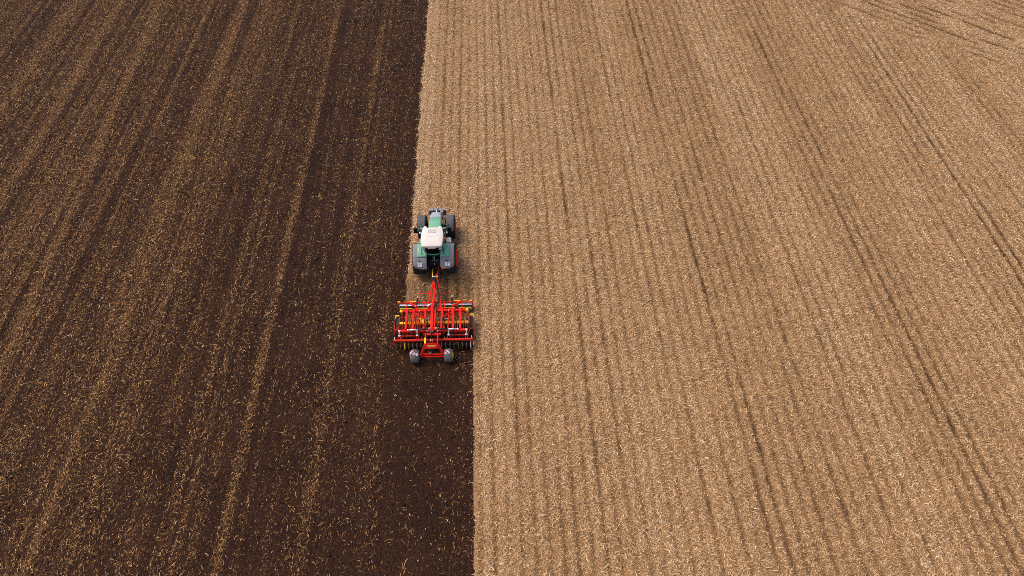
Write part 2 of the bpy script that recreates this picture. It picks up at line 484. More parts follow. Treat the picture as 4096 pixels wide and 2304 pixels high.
# stubble side
x, y = scatter(270, -8, 66, 3, 80)
keep = ~tilled(x, y)
x, y = x[keep], y[keep]
rd = row_depth(x, y)
wx, wy = x + 0.8 * vnoise(x * .9, y * .7, 65), y + 3 * vnoise(x * .6, y * .3, 66)
patch = vnoise(wx * 0.55, wy * 0.035, 61) * 0.5 + vnoise(wx * 1.9, wy * 0.6, 62) * 0.5
dens = (0.62 + 0.50 * patch) * (1 - np.clip(1.5 * rd, 0, 0.97))
dens = np.where(rd < 0.12, dens * 1.12, dens)
dens = np.where((x < -1.3) & (y < 29.0), dens * 0.42, dens)       # pressed down by the tractor, ahead of the discs
keep = rng.random(len(x)) < dens
x, y, rd = x[keep], y[keep], rd[keep]
n = len(x)
L = np.clip(rng.lognormal(math.log(0.135), 0.45, n), 0.05, 0.45)
W = np.clip(rng.lognormal(math.log(0.022), 0.40, n), 0.008, 0.07)
ang = rng.uniform(0, 2 * math.pi, n)
tone = np.clip(rng.beta(1.9, 1.5, n) - 0.30 * rd + 0.05 * sstep(10, 45, x) + 0.20 * (vnoise(x * 0.45 + .5 * vnoise(x, y * .5, 64), y * 0.02, 63) - 0.5), 0, 1)  # random tone, darker in rows; paler to the right as haze put into the colour
tone = np.where((x < -1.3) & (y < 29.0), tone * 0.72, tone)
tone = np.clip(tone + 0.13 * sstep(-4.5, -4.9, x) * (y > 30), 0, 1)
near = (np.abs(x - EDGE_R) < 0.5) | (np.abs(x - EDGE_L) < 0.6)
x = x + rng.normal(0, 0.10, n) * near      # straggles a little over the cut edge
z = height(x, y, np.zeros(n, bool))
tag(leaf_mesh('maize_residue', x, y, z, L, W, ang, tone, M['residue'], rng.uniform(0.004, 0.050, n)), 'pale dry maize leaves and chopped stalks littering the stubble ground', 'crop residue', kind='stuff')

# tilled side
x, y = scatter(360, -62, -1.2, 3, 80)
keep = tilled(x, y)
x, y = x[keep], y[keep]
d = till_density(x, y)
keep = rng.random(len(x)) < d / 1.3
x, y, d = x[keep], y[keep], d[keep]
n = len(x)
L = np.clip(rng.lognormal(math.log(0.105), 0.55, n), 0.03, 0.45)
W = np.clip(rng.lognormal(math.log(0.0175), 0.40, n), 0.007, 0.05)
ang = np.where(rng.random(n) < 0.45, rng.normal(math.pi / 2, 0.45, n), rng.uniform(0, 2 * math.pi, n))
tone = np.clip(rng.beta(1.2, 1.4, n), 0, 1)
z = height(x, y, np.ones(n, bool))
tag(leaf_mesh('straw_scatter', x, y, z, L, W, ang, tone, M['straw'], rng.uniform(0.0, 0.03, n)), 'golden straw bits left lying on the dark tilled soil', 'straw', kind='stuff')

# crumbs and clods of soil, some thrown over the new edge onto the stubble
x, y = scatter(14, -62, -1.0, 3, 80)
keep = tilled(x, y) | ((x > -1.7) & (x < -1.5 + np.abs(rng.normal(0, 0.16, len(x)))) & (y < FRONT_Y))
x, y = x[keep], y[keep]
n = len(x)
sz = np.clip(rng.lognormal(math.log(0.024), 0.45, n), 0.012, 0.10)
z = height(x, y, tilled(x, y))
co = np.empty((n, 8, 3), np.float32)
for i, (a, b_, c_) in enumerate(((-1, -1, -.4), (1, -1, -.4), (1, 1, -.4), (-1, 1, -.4), (-.7, -.7, 1), (.7, -.7, 1), (.7, .7, 1), (-.7, .7, 1))):
    j = rng.uniform(0.6, 1.25, (n, 3))
    co[:, i] = np.stack([x + a * sz * j[:, 0], y + b_ * sz * j[:, 1], z + c_ * sz * 0.8 * j[:, 2]], 1)
loops = ((np.arange(n) * 8)[:, None] + np.array([[0, 1, 5, 4, 1, 2, 6, 5, 2, 3, 7, 6, 3, 0, 4, 7, 4, 5, 6, 7]])).ravel()
tag(mesh_from_arrays('soil_clods', co.reshape(-1, 3), loops, 4, M['soil'], smooth=False), 'crumbly dark clods lying loose on the tilled soil', 'clods', kind='stuff')

# standing stubs of the cut maize, in rows
ks = np.arange(-10, 96)
pts = []
for k in ks:
    yy = np.arange(3, 80, 0.17)
    yy = yy + rng.uniform(-0.06, 0.06, len(yy))
    xx = 0.25 + k * ROW + rng.normal(0, 0.025, len(yy))
    pts.append(np.stack([xx, yy], 1))
pts = np.concatenate(pts)
x, y = pts[:, 0], pts[:, 1]
_, _, _, hd = row_frame(x, y)
keep = in_frame(x, y) & ~tilled(x, y) & (rng.random(len(x)) < 0.62) & (hd < 0.5) & ~((x > -5.5) & (x < -2.4) & (y > 25) & (y < 34))
x, y = x[keep], y[keep]
n = len(x)
z = height(x, y, np.zeros(n, bool))
H = rng.uniform(0.06, 0.17, n)
lx, ly = rng.normal(0, 0.05, n), rng.normal(0, 0.06, n)
r = rng.uniform(0.010, 0.016, n)
co = np.empty((n, 8, 3), np.float32)
for i, (cx_, cy_) in enumerate(((-1, -1), (1, -1), (1, 1), (-1, 1))):
    co[:, i] = np.stack([x + cx_ * r, y + cy_ * r, z - 0.03], 1)
    co[:, 4 + i] = np.stack([x + cx_ * r + lx, y + cy_ * r + ly, z + H], 1)
loops = ((np.arange(n) * 8)[:, None] + np.array([[0, 1, 5, 4, 1, 2, 6, 5, 2, 3, 7, 6, 3, 0, 4, 7, 4, 5, 6, 7]])).ravel()
tag(mesh_from_arrays('maize_stubble', co.reshape(-1, 3), loops, 4, M['residue'], smooth=False, attr=np.repeat(np.clip(rng.beta(3, 3, n) * 0.7, 0, 1), 5)),
    'short cut maize stalks standing in straight rows', 'stubble', kind='stuff')
del xf, yf, zf, quads

# ---------------------------------------------------------------- wheels
def tyre_mb(r, wd, rim_r, lugs, off=(0, 0, 0), lug_h=0.045, lug_w=0.07, crown=0.0):
    b = MB(off)
    h = wd / 2
    prof = [(-h * 0.78, rim_r), (-h * 0.98, rim_r + (r - rim_r) * 0.35), (-h, rim_r + (r - rim_r) * 0.6), (-h * 0.93, r - lug_h * 1.9 - crown * .9), (-h * 0.78, r - lug_h - crown * .45), (-h * .4, r - lug_h * .9 - crown * .08),
            (0, r - lug_h * 0.8), (h * .4, r - lug_h * .9 - crown * .08), (h * 0.78, r - lug_h - crown * .45), (h * 0.93, r - lug_h * 1.9 - crown * .9), (h, rim_r + (r - rim_r) * 0.6), (h * 0.98, rim_r + (r - rim_r) * 0.35), (h * 0.78, rim_r)]
    b.lathe((0, 0, 0), prof, 48)
    for side in (-1, 1):
        for k in range(lugs):
            t0 = 2 * math.pi * (k + (0.5 if side > 0 else 0)) / lugs
            sweep = 0.9 * wd / r * 0.55
            p = []
            for s in (0.04, 0.5, 1.0):
                t = t0 - sweep * s
                rr = r - lug_h * (0.55 if s < 1 else 0.9) - crown * (.55 if s == 1 else .08 if s == .5 else 0)
                p.append((side * h * s * 0.95, rr * math.cos(t), rr * math.sin(t)))
            for a, c in zip(p[:-1], p[1:]):
                mid = Vector((0, a[1] + c[1], a[2] + c[2]))
                b.beam(a, c, lug_w, lug_h, up=mid.normalized())
    return b

def rim_mb(r, wd, dish, side, off=(0, 0, 0)):
    b = MB(off)
    h = wd / 2 * 0.80
    o_ = wd / 2 * 1.12                      # outer face close to flush with the sidewall
    prof = [(-h, r + 0.01), (-h, r - 0.05), (0, r - 0.07), (dish - .05, r * 0.5), (dish - .05, 0.0005), (dish, 0.0005), (dish, r * 0.5),
            (o_ - .03, r * 0.86), (o_, r - 0.02), (o_, r + 0.015), (h, r + 0.02)]
    prof = [(p[0] * side, p[1]) for p in prof]
    b.lathe((0, 0, 0), prof, 40)
    for k in range(8):
        t = 2 * math.pi * k / 8
        c = Vector((side * (dish + 0.045), 0.3 * r * math.cos(t), 0.3 * r * math.sin(t)))
        b.box(c, (0.03, 0.035, 0.035))
    b.lathe((side * (dish + .06), 0, 0), [(-.05, 0.0005), (-.05, r * .22), (.05, r * .2), (.05, 0.0005)], 16)
    return b

def wheel(name, parent, loc, r, wd, rim_r, lugs, side, rim_mat, tyre_mat, lug_h, lug_w, crown=0.0):
    root = empty(name, loc); root.parent = parent
    tyre_mb(r, wd, rim_r, lugs, lug_h=lug_h, lug_w=lug_w, crown=crown).build('tyre', tyre_mat, root)
    rim_mb(rim_r, wd, wd * 0.40, side).build('rim', rim_mat, root)
    return root

# ---------------------------------------------------------------- tractor
TX, TY = -3.98, 29.60
tr = empty('tractor', (TX, TY, 0))
tag(tr, 'green tractor with cream cab roof and red rims pulling the red cultivator up the field', 'tractor')

for s in (-1, 1):
    wheel('rear_wheel', tr, (s * 1.06, 0, 1.03), 1.03, 0.70, 0.56, 22, s, M['rim_red'], M['rubber'], 0.055, 0.075)
    wheel('front_wheel', tr, (s * 0.97, 3.05, 0.80), 0.80, 0.62, 0.43, 20, s, M['rim_red'], M['rubber'], 0.045, 0.065)

def fender_shell(R, phi0, phi1, xin, xout, zc, yc, th, n=16, m=6, lip=0.0, round_out=0.0, sgn=1):
    """curved mudguard round an axle, x between xin and xout (xout the outer side)"""
    b = MB(); vs = []; fs = []
    for i in range(n + 1):
        f = i / n
        ph = rad(phi0 + (phi1 - phi0) * f)
        xo, xi = xout, xin
        if round_out:
            e = max(0.0, (R * rad(phi1 - phi0) * f - (R * rad(phi1 - phi0) - round_out)) / round_out)
            xo = xout - round_out * (1 - math.sqrt(max(0, 1 - e * e)))
            xi = xin + 0.10 * round_out * (1 - math.sqrt(max(0, 1 - e * e)))
        for j in range(m + 1):
            g = j / m
            xx = xi + (xo - xi) * g
            drop = lip * max(0, (g - 0.75) / 0.25) ** 2
            for rr in (R - drop, R - drop - th):
                vs.append((sgn * xx, yc + rr * math.cos(ph), zc + rr * math.sin(ph)))
    w_ = (m + 1) * 2
    for i in range(n):
        for j in range(m):
            a = i * w_ + j * 2
            fs += [(a, a + 2, a + w_ + 2, a + w_), (a + 1, a + w_ + 1, a + w_ + 3, a + 3)]
        a = i * w_
        fs.append((a, a + w_, a + w_ + 1, a + 1))
        a = i * w_ + m * 2
        fs.append((a, a + 1, a + w_ + 1, a + w_))
    for j in range(m):
        a = j * 2; fs.append((a, a + 1, a + 3, a + 2))
        a = n * w_ + j * 2; fs.append((a, a + 2, a + 3, a + 1))
    return b.add(vs, fs, True)

def on_fender(x, phi, R, zc=1.03, yc=0.0): return Vector((x, yc + R * math.cos(rad(phi)), zc + R * math.sin(rad(phi))))

FR = 1.20
for s in (-1, 1):
    fd = fender_shell(FR, 76, 167, 0.43, 1.33, 1.03, 0.0, 0.035, lip=0.05, round_out=0.40, sgn=s, n=22, m=8).build('rear_fender', M['grey_panel'], tr)
    fender_shell(FR + 0.012, 77, 126.5, 0.425, 1.03, 1.03, 0.0, 0.02, sgn=s, n=12).build('fender_panel', M['green'], fd)
    sm = MB()                                                        # moulded seam across the guard
    sm.slab([on_fender(s * 0.44, 127.6, FR + .006), on_fender(s * 1.30, 127.6, FR - .03), on_fender(s * 1.30, 126.9, FR - .03), on_fender(s * 0.44, 126.9, FR + .006)], 0.02)
    sm.build('seam', M['black'], fd)
    # inner guard cheek down to the axle housing
    ck = MB(); poly = [on_fender(s * 0.435, p, FR - 0.03) for p in range(78, 162, 8)] + [Vector((s * 0.435, -0.75, 1.15)), Vector((s * 0.435, 0.2, 1.15))]
    ck.slab(poly, 0.03); ck.build('fender_cheek', M['black'], tr)
    # pair of white control plates with a cable loop
    for q in (-1, 1):
        cx = s * 0.885 + q * 0.078
        pl = MB(); pl.slab([on_fender(cx - .062, 155.6, FR + .025), on_fender(cx + .062, 155.6, FR + .025), on_fender(cx + .062, 143.5, FR + .025), on_fender(cx - .062, 143.5, FR + .025)], 0.03)
        po = pl.build('control_plate', M['white'], fd)
        ik = MB()
        for p0, p1, a0, a1 in ((-.02, -.008, 147, 150), (.006, .018, 147, 148), (.004, .022, 149.2, 150)):
            ik.slab([on_fender(cx + p0, a1, FR + .030), on_fender(cx + p1, a1, FR + .030), on_fender(cx + p1, a0, FR + .030), on_fender(cx + p0, a0, FR + .030)], 0.006)
        ik.build('print', M['grey_ink'], po)
    cb = MB(); pts = [on_fender(s * 0.885 + 0.075 * math.cos(t) - .03, 141.5 - 3.2 * math.sin(t), FR + 0.05 + 0.03 * math.sin(t)) for t in np.linspace(0, math.pi, 9)]
    cb.tube(pts, 0.016, 6); cb.tube([pts[2], on_fender(s * 0.885 + .0, 136, FR + .04)], 0.013, 6)
    cb.build('cable', M['black_gloss'], fd)
    kn = MB(); kn.sphere(on_fender(s * 0.885 - .02, 141.8, FR + .03), 0.03); kn.build('knob', M['white'], fd)
    lm = MB(); xa = s * 0.66
    lm.slab([on_fender(xa - .05, 163.2, FR + .02), on_fender(xa + .05, 163.2, FR + .02), on_fender(xa + .05, 160.4, FR + .02), on_fender(xa - .05, 160.4, FR + .02)], .025)
    lm.build('marker_lamp', M['amber'], fd)
    tl = MB(); xa = s * 0.86
    tl.slab([on_fender(xa - .13, 165.6, FR + .012), on_fender(xa + .13, 165.6, FR + .012), on_fender(xa + .13, 163.8, FR + .012), on_fender(xa - .13, 163.8, FR + .012)], .02)
    tl.build('tail_light', M['tail_red'], fd)
    ff = fender_shell(0.885, 64, 158, 0.70, 1.235, 0.80, 3.05, 0.03, lip=0.05, round_out=0.12, sgn=s, n=20, m=6).build('front_fender', M['grey_dark'], tr)
    br = MB(); br.tube([(s * 0.55, 3.05, 0.95), (s * 0.66, 3.0, 1.5), (s * 0.8, 3.0, 1.655)], 0.03, 8); br.tube([(s * 0.55, 2.9, 0.95), (s * 0.66, 2.55, 1.35), (s * 0.8, 2.5, 1.48)], 0.03, 8)
    br.build('bracket', M['black'], ff)

# hood: lofted shell, grey nose
def hood_ring(y, wd, top, bot):
    p = []
    for t in np.linspace(0, math.pi, 15):
        cx_, sz_ = math.cos(t), math.sin(t)
        p.append((wd / 2 * math.copysign(abs(cx_) ** 0.42, cx_), y, top - 0.20 + 0.20 * abs(sz_) ** 0.75))
    p.append((-wd / 2 * 0.92, y, bot)); p.append((wd / 2 * 0.92, y, bot))
    return p
def hood_mb(secs):
    b = MB(); rings = [hood_ring(*q) for q in secs]; k = len(rings[0])
    vs = [p for r_ in rings for p in r_]; fs = []
    for i in range(len(rings) - 1):
        fs += [(i * k + j, i * k + (j + 1) % k, (i + 1) * k + (j + 1) % k, (i + 1) * k + j) for j in range(k)]
    b.add(vs, fs, True)
    b.add(rings[0], [tuple(range(k))]); b.add(rings[-1], [tuple(reversed(range(k)))])
    return b
hd_ = hood_mb([(1.15, .84, 2.17, .95), (1.7, .86, 2.13, .95), (2.3, .86, 2.05, .95), (2.84, .84, 1.95, .95)]).build('hood', M['green'], tr)
hood_mb([(2.842, .842, 1.952, .96), (3.15, .80, 1.87, .96), (3.45, .68, 1.76, .97), (3.65, .56, 1.66, 1.0), (3.76, .46, 1.56, 1.05), (3.80, .36, 1.42, 1.1)]).build('hood_nose', M['grey_light'], hd_)
for s in (-1, 1):
    gr = MB(); gr.slab([(s * .432, 1.5, 1.25), (s * .432, 2.6, 1.25), (s * .432, 2.6, 1.7), (s * .432, 1.5, 1.75)][::s], 0.02); gr.build('side_grille', M['black'], hd_)

# chassis
ch = MB()
ch.box((0, 1.8, 0.72), (0.55, 3.9, 0.5)); ch.tube([(-.75, 3.05, .8), (.75, 3.05, .8)], .12); ch.tube([(-.8, 0, 1.03), (.8, 0, 1.03)], .2)
ch.box((0, -.15, 1.0), (0.62, 1.0, 0.75)); ch.box((0, -.7, 0.75), (.5, .35, .5))
ch.box((0, 3.85, .9), (.5, .5, .3))
ch.build('chassis', M['black'], tr)
# front linkage with its ballast block
fl = MB()
fl.box((0, 4.70, .62), (1.18, .24, .42), .03)
fl.build('front_weight', M['grey_dark'], tr)
pl = MB(); pl.box((-.44, 4.71, .85), (.30, .22, .03)); pl.box((.33, 4.71, .85), (.50, .22, .03)); pl.box((-.12, 4.69, .855), (.30, .20, .02))
pl.build('weight_top', M['grey_panel'], tr)
lk = MB()
for s in (-1, 1): lk.beam((s * .36, 3.9, .75), (s * .38, 4.62, .66), .09, .14)
lk.beam((.24, 4.0, 1.0), (.26, 4.55, .86), .12, .08); lk.beam((-.05, 3.9, 1.15), (-.05, 4.6, .95), .07, .07)
lk.build('front_linkage', M['grey_panel'], tr)
rd_ = MB(); rd_.tube([(.03, 4.55, .9), (.04, 4.4, 1.35)], .018, 8); rd_.tube([(-.02, 3.85, 1.25), (.03, 4.42, 1.32)], .02, 8); rd_.build('guide_rod', M['chrome'], tr)
hs = MB(); hs.tube([(.38, 3.3, 1.25), (.46, 3.7, 1.2), (.45, 4.1, 1.1), (.36, 4.3, 1.0)], .025, 8); hs.build('front_hose', M['hose'], tr)
cp = MB(); cp.tube([(.36, 4.28, 1.0), (.40, 4.42, 1.0)], .035, 8); cp.build('coupling', M['steel'], tr)

# cab
cab = MB()
cab.box((0, .55, 1.45), (1.16, 1.55, .55)); cab.box((0, .2, 1.74), (.90, 1.1, .06))
cab.build('cab_base', M['black'], tr)
rail = MB()
rail.tube([(-.60, -.34, 2.55), (-.47, -.40, 2.12), (-.38, -.42, 1.97), (-.25, -.44, 1.91), (.25, -.44, 1.91), (.38, -.42, 1.97), (.47, -.40, 2.12), (.60, -.34, 2.55)], .045, 8)
for s in (-1, 1):
    rail.beam((s * .50, -.40, 2.08), (s * .60, -.66, 3.0), .07, .06)
    rail.beam((s * .62, .40, 1.75), (s * .66, .38, 3.0), .07, .05)
    rail.beam((s * .60, 1.20, 1.75), (s * .58, .85, 3.0), .06, .05)
    rail.beam((s * .56, -.35, 1.85), (s * .62, 1.2, 1.75), .06, .06)
rail.beam((-.6, 1.2, 1.75), (.6, 1.2, 1.75), .06, .06)
rail.build('cab_frame', M['green'], tr)
lo = [(-.36, -.415, 1.95), (.36, -.415, 1.95), (.585, -.30, 2.0), (.61, 1.17, 1.78), (-.61, 1.17, 1.78), (-.585, -.30, 2.0)]
hi = [(-.50, -.66, 3.0), (.50, -.66, 3.0), (.63, -.50, 3.0), (.60, .83, 3.0), (-.60, .83, 3.0), (-.63, -.50, 3.0)]
for nm, i, j in (('rear_window', 0, 1), ('side_window', 1, 2), ('side_window', 2, 3), ('windscreen', 3, 4), ('side_window', 4, 5), ('side_window', 5, 0)):
    g = MB(); g.slab([lo[i], lo[j], hi[j], hi[i]], 0.008); g.build(nm, M['glass'], tr)
se = MB(); se.box((0, .15, 2.0), (.5, .5, .16), .05); se.beam((0, -.12, 1.95), (0, -.22, 2.65), .46, .12, up=(0, 1, 0)); se.build('seat', M['black'], tr)
se = MB(); se.box((0, .95, 2.1), (.5, .2, .5)); se.build('dashboard', M['black'], tr)
se = MB(); se.box((.4, .25, 2.05), (.18, .6, .2)); se.build('armrest', M['black'], tr)

OUT = [(0, -.86), (.45, -.855), (.60, -.835), (.645, -.79), (.675, -.55), (.715, -.15), (.705, .25), (.655, .60), (.60, .80), (.545, .90), (.475, .925), (.415, .89), (.385, .79), (.35, .755), (.2, .775), (0, .785)]
OUT = OUT + [(-x_, y_) for x_, y_ in OUT[-2:0:-1]]
rf = MB(); k = len(OUT); lay = [(2.97, .955), (3.02, .99), (3.07, 1.0), (3.13, .995), (3.165, .975), (3.185, .94)]
vs = [(x_ * f, (y_ + .05) * f - .05, z_ + 0.03 * (1 - (y_ / .9) ** 2)) for z_, f in lay for x_, y_ in OUT]
fs = [(i * k + j, i * k + (j + 1) % k, (i + 1) * k + (j + 1) % k, (i + 1) * k + j) for i in range(len(lay) - 1) for j in range(k)]
rf.add(vs, fs, True)
top = vs[-k:]
cen = [(x_ * .55, y_ * .55, 3.235) for x_, y_, z_ in top]
rf.add(top + cen + [(0, -.02, 3.24)], [(j, (j + 1) % k, k + (j + 1) % k, k + j) for j in range(k)] + [(k + j, k + (j + 1) % k, 2 * k) for j in range(k)], True)
rf.add(vs[:k], [tuple(reversed(range(k)))])
roof = rf.build('roof', M['cream'], tr)
pn = MB(); pn.prism([(-.36, -.03), (-.32, -.07), (.32, -.07), (.36, -.03), (.34, .62), (.30, .66), (-.30, .66), (-.34, .62)], 3.19, 3.252); pn.build('roof_panel', M['cream'], roof)
hf = MB(); hf.prism([(-.255, .20), (.255, .20), (.235, .505), (-.235, .505)], 3.2, 3.258); ho = hf.build('roof_hatch', M['hatch_frame'], roof)
hf = MB(); hf.prism([(-.238, .215), (.238, .215), (.22, .49), (-.22, .49)], 3.2, 3.266); hf.build('hatch_pane', M['hatch'], roof)
lt = MB(); lt.box((0, -.87, 3.02), (.5, .07, .05)); lt.build('rear_spoiler', M['white_part'], roof)
for s in (-1, 1):
    q = MB(); q.box((s * .52, -.84, 2.90), (.20, .08, .09)); q.build('work_lamp', M['grey_light'], tr)
    q = MB(); q.tube([(s * .66, -.58, 2.75), (s * .70, -.64, 2.4), (s * .69, -.72, 2.25)], .03, 8); q.build('grab_handle', M['black_gloss'], tr)
    q = MB(); q.tube([(s * .58, .88, 2.88), (s * .70, .92, 2.90), (s * .84, .98, 2.90)], [.05, .06, .045], 10); ar = q.build('mirror_bracket', M['green'], tr)
    xm = 1.02 if s > 0 else 1.20
    q = MB(); q.tube([(s * .84, .98, 2.90), (s * (xm - .08), 1.38, 2.86), (s * xm, 1.30, 2.6)], .018, 6); q.build('mirror_arm', M['black_gloss'], ar)
    mi = MB(); mi.box((s * xm, 1.26, 2.40), (.24, .09, .42), .03); mi.build('mirror', M['black_gloss'], tr)
    wl = MB(); wl.box((s * .86, .80, 2.62), (.10, .09, .10), .02); wl.build('side_lamp', M['white'], tr)
    q = MB(); xb = .93 if s < 0 else .78
    q.tube([(s * .60, .0, 2.72), (s * xb, .03, 2.76)], .018, 6); q.tube([(s * xb, .03, 2.74), (s * xb, .03, 2.86)], .03, 8); st = q.build('beacon_stalk', M['white_part'], tr)
    q = MB(); q.sphere((s * xb, .03, 2.91), .075, 12, 1.1); q.build('beacon', M['orange'], st)
# steps and tank
for s in (-1, 1):
    q = MB(); q.box((s * .86, 1.33, .95), (.36, .62, .55), .04); q.build('fuel_tank', M['black_gloss'], tr)
    q = MB(); q.prism([(s * .70, 1.02), (s * 1.02, 1.02), (s * 1.06, 1.08), (s * 1.04, 1.58), (s * .86, 1.66), (s * .72, 1.56)], 1.235, 1.265)
    for t in (-.08, 0, .08): q.box((s * .87 + t, 1.3, 1.27), (.02, .44, .015))
    q.build('step_plate', M['step_grey'], tr)
    q = MB(); q.tube([(s * .74, 1.08, 1.25), (s * .71, 1.2, 1.9), (s * .69, 1.15, 2.3)], .02, 8); q.build('hand_rail', M['grey_light'], tr)
    for i_ in range(3): q = MB(); q.box((s * 1.13, 1.2 + .12 * i_, 1.0 - .24 * i_), (.24, .26, .03)); q.build('step', M['grey_panel'], tr)
q = MB(); q.tube([(.52, 1.75, 1.2), (.54, 1.75, 1.8), (.54, 1.72, 2.45)], .07, 12); q.tube([(.54, 1.72, 2.45), (.56, 1.6, 2.62)], .055, 12); q.build('exhaust', M['black'], tr)
q = MB(); q.tube([(.6, 2.1, 1.1), (.62, 2.1, 1.5)], .13, 14); q.build('air_filter', M['black_gloss'], tr)

# rear linkage
ln = MB()
for s in (-1, 1):
    ln.beam((s * .32, -.35, .75), (s * .40, -1.28, .50), .09, .11)
    ln.beam((s * .30, -.30, 1.42), (s * .36, -.95, 1.35), .08, .10)
    ln.beam((s * .36, -.95, 1.35), (s * .38, -1.0, .62), .07, .07)
    ln.tube([(s * .34, -.45, .95), (s * .36, -.92, 1.3)], .05, 10)
ln.beam((0, -.3, .55), (0, -1.45, .52), .16, .10)
ln.box((0, -.5, 1.15), (.5, .12, .35)); ln.box((-.12, -.55, 1.45), (.22, .1, .1)); ln.box((.14, -.52, 1.42), (.1, .1, .18))
ln.build('rear_linkage', M['black'], tr)
q = MB(); q.tube([(-.02, -.30, 1.55), (.0, -.42, 1.45), (.02, -.70, 1.20)], .03, 10); q.box((-.02, -.33, 1.53), (.14, .12, .06)); q.build('top_link', M['chrome'], tr)
for a in (-.22, -.12, .18, .25): q = MB(); q.tube([(a, -.5, 1.5), (a, -.62, 1.46)], .03, 8); q.build('hydraulic_coupler', M['grey_panel'], tr)

# ---------------------------------------------------------------- disc cultivator
CY0 = -5.0
cu = empty('disc_cultivator', (TX + 0.08, TY + CY0, 0), -0.008)
tag(cu, 'red disc cultivator with yellow clamps and black tyres, hitched behind the green tractor', 'cultivator')
OFF = (0, -CY0, 0)
def mb(): return MB(OFF)
def part(name, b, mat, parent=cu): return b.build(name, mat, parent)

# drawbar
b = mb()
b.beam((-.16, -1.72, .76), (-.40, -3.72, .95), .11, .12); b.beam((-.40, -3.72, .95), (-.42, -4.2, .98), .11, .12)
b.beam((.02, -1.30, .76), (.26, -2.9, .88), .11, .12); b.beam((.26, -2.9, .88), (.42, -4.15, 1.0), .11, .12)
b.beam((-.12, -1.95, .80), (-.03, -2.5, .86), .08, .12); b.beam((-.03, -2.5, .86), (-.10, -4.25, 1.10), .15, .14)
b.box((-.02, -1.42, .74), (.16, .36, .16))
dbar = part('drawbar', b, M['red'])
part('hitch_eye', mb().tube([(-.02, -1.1, .62), (-.02, -1.5, .70)], .07, 10).tube([(-.02, -1.5, .66), (-.06, -2.3, .78)], .05, 10), M['black'], dbar)
part('hose_holder', mb().tube([(-.26, -1.47, .92), (-.05, -1.48, .92)], .035, 8).sphere((0, -1.52, .94), .035), M['white'], dbar)
part('latch', mb().box((.06, -1.40, .86), (.10, .16, .06)).box((-.02, -1.37, .87), (.08, .06, .06)), M['yellow'], dbar)
part('yellow_hose', mb().tube([(-.22, -.58, 1.0), (-.27, -.8, .92), (-.25, -1.1, .90), (-.23, -1.44, .92)], .035, 8), M['yellow_clean'], dbar)
part('red_hose', mb().tube([(.12, -.55, 1.0), (.14, -.8, .9), (.07, -1.15, .88), (-.03, -1.40, .9)], [.022, .03, .035, .05], 8), M['rim_red'], dbar)
part('hose_bundle', mb().tube([(-.12, -1.5, .93), (-.05, -1.95, .96), (.10, -2.5, 1.0), (.20, -2.9, 1.04), (.24, -3.5, 1.08), (.20, -3.75, 1.12), (.05, -4.0, 1.2), (-.02, -4.25, 1.24)], .050, 10)
     .tube([(-.05, -1.52, .93), (.05, -2.0, .98), (.17, -2.6, 1.0), (.27, -3.5, 1.08)], .03, 8), M['hose'])
part('cross_rod', mb().tube([(-1.17, -2.85, .92), (1.17, -2.85, .92)], .022, 8), M['red'])

# front knife rollers
DY = -3.42
b = mb()
b.beam((-2.35, -3.48, .80), (2.35, -3.48, .80), .055, .07)
for s in (-1, 1):
    b.beam((s * 2.35, -3.46, .80), (s * 2.37, -3.60, .34), .05, .03)
for x_ in (-1.73, -.66, .62, 1.71): b.beam((x_, -3.46, .84), (x_, -4.20, 1.0), .055, .09)
for s in (-1, 1):
    b.beam((s * 1.70, -3.42, .86), (s * 1.12, -3.95, 1.0), .10, .09); b.beam((s * 1.12, -3.72, .80), (s * 1.10, -4.22, 1.02), .09, .12)
    b.box((s * .30, -3.95, .86), (.30, .22, .10))
part('roller_frame', b, M['red'])
for x_ in (-2.26, -1.47, -1.27, .02, .20, 1.30, 1.50, 2.24):
    part('roller_clamp', mb().box((x_, -3.42, .855), (.17, .075, .05)), M['yellow'])
for x0, x1 in ((-2.28, -1.42), (-1.28, -.24), (-.10, .14), (.20, 1.24), (1.46, 2.30)):
    b = mb(); b.tube([(x0, DY, .27), (x1, DY, .27)], .15, 20)
    kr = part('knife_roller', b, M['drum_steel'])
    for k in range(6):
        t = 2 * math.pi * (k + .55) / 6
        d_ = Vector((0, math.cos(t), math.sin(t)))
        part('knife_blade', mb().beam(Vector((x0, DY, .27)) + d_ * .17, Vector((x1, DY, .27)) + d_ * .17, .045, .08, up=d_), M['steel'], kr)
    nr = max(2, int((x1 - x0) / .36) + 1)
    for i_ in range(nr):
        xr = x0 + (x1 - x0) * i_ / (nr - 1)
        part('end_plate', mb().lathe((xr, DY, .27), [(-.008, .001), (-.008, .21), (.008, .21), (.008, .001)], 20, smooth=False), M['worn_steel'], kr)
for x0, x1 in ((-2.24, -1.44), (-1.22, -.28), (.22, 1.22), (1.48, 2.22)):
    part('knife_bar', mb().beam((x0, -3.645, .43), (x1, -3.645, .43), .055, .05), M['yellow_clean'])
for s in (-1, 1):
    part('lift_cylinder', mb().tube([(s * 1.08, -3.28, 1.0), (s * 1.09, -3.80, 1.08)], .05, 10), M['black_gloss'])
    part('cylinder_eye', mb().tube([(s * 1.07, -3.12, .98), (s * 1.08, -3.28, 1.0)], .028, 8).sphere((s * 1.07, -3.10, .98), .045), M['white_part'])
    part('lift_lug', mb().beam((s * 1.0, -3.46, .83), (s * 1.02, -3.16, .98), .03, .08), M['red_soiled'])
part('drawbar_cylinder', mb().tube([(-.45, -3.92, 1.02), (-.18, -3.74, 1.06)], .05, 10), M['chrome'])

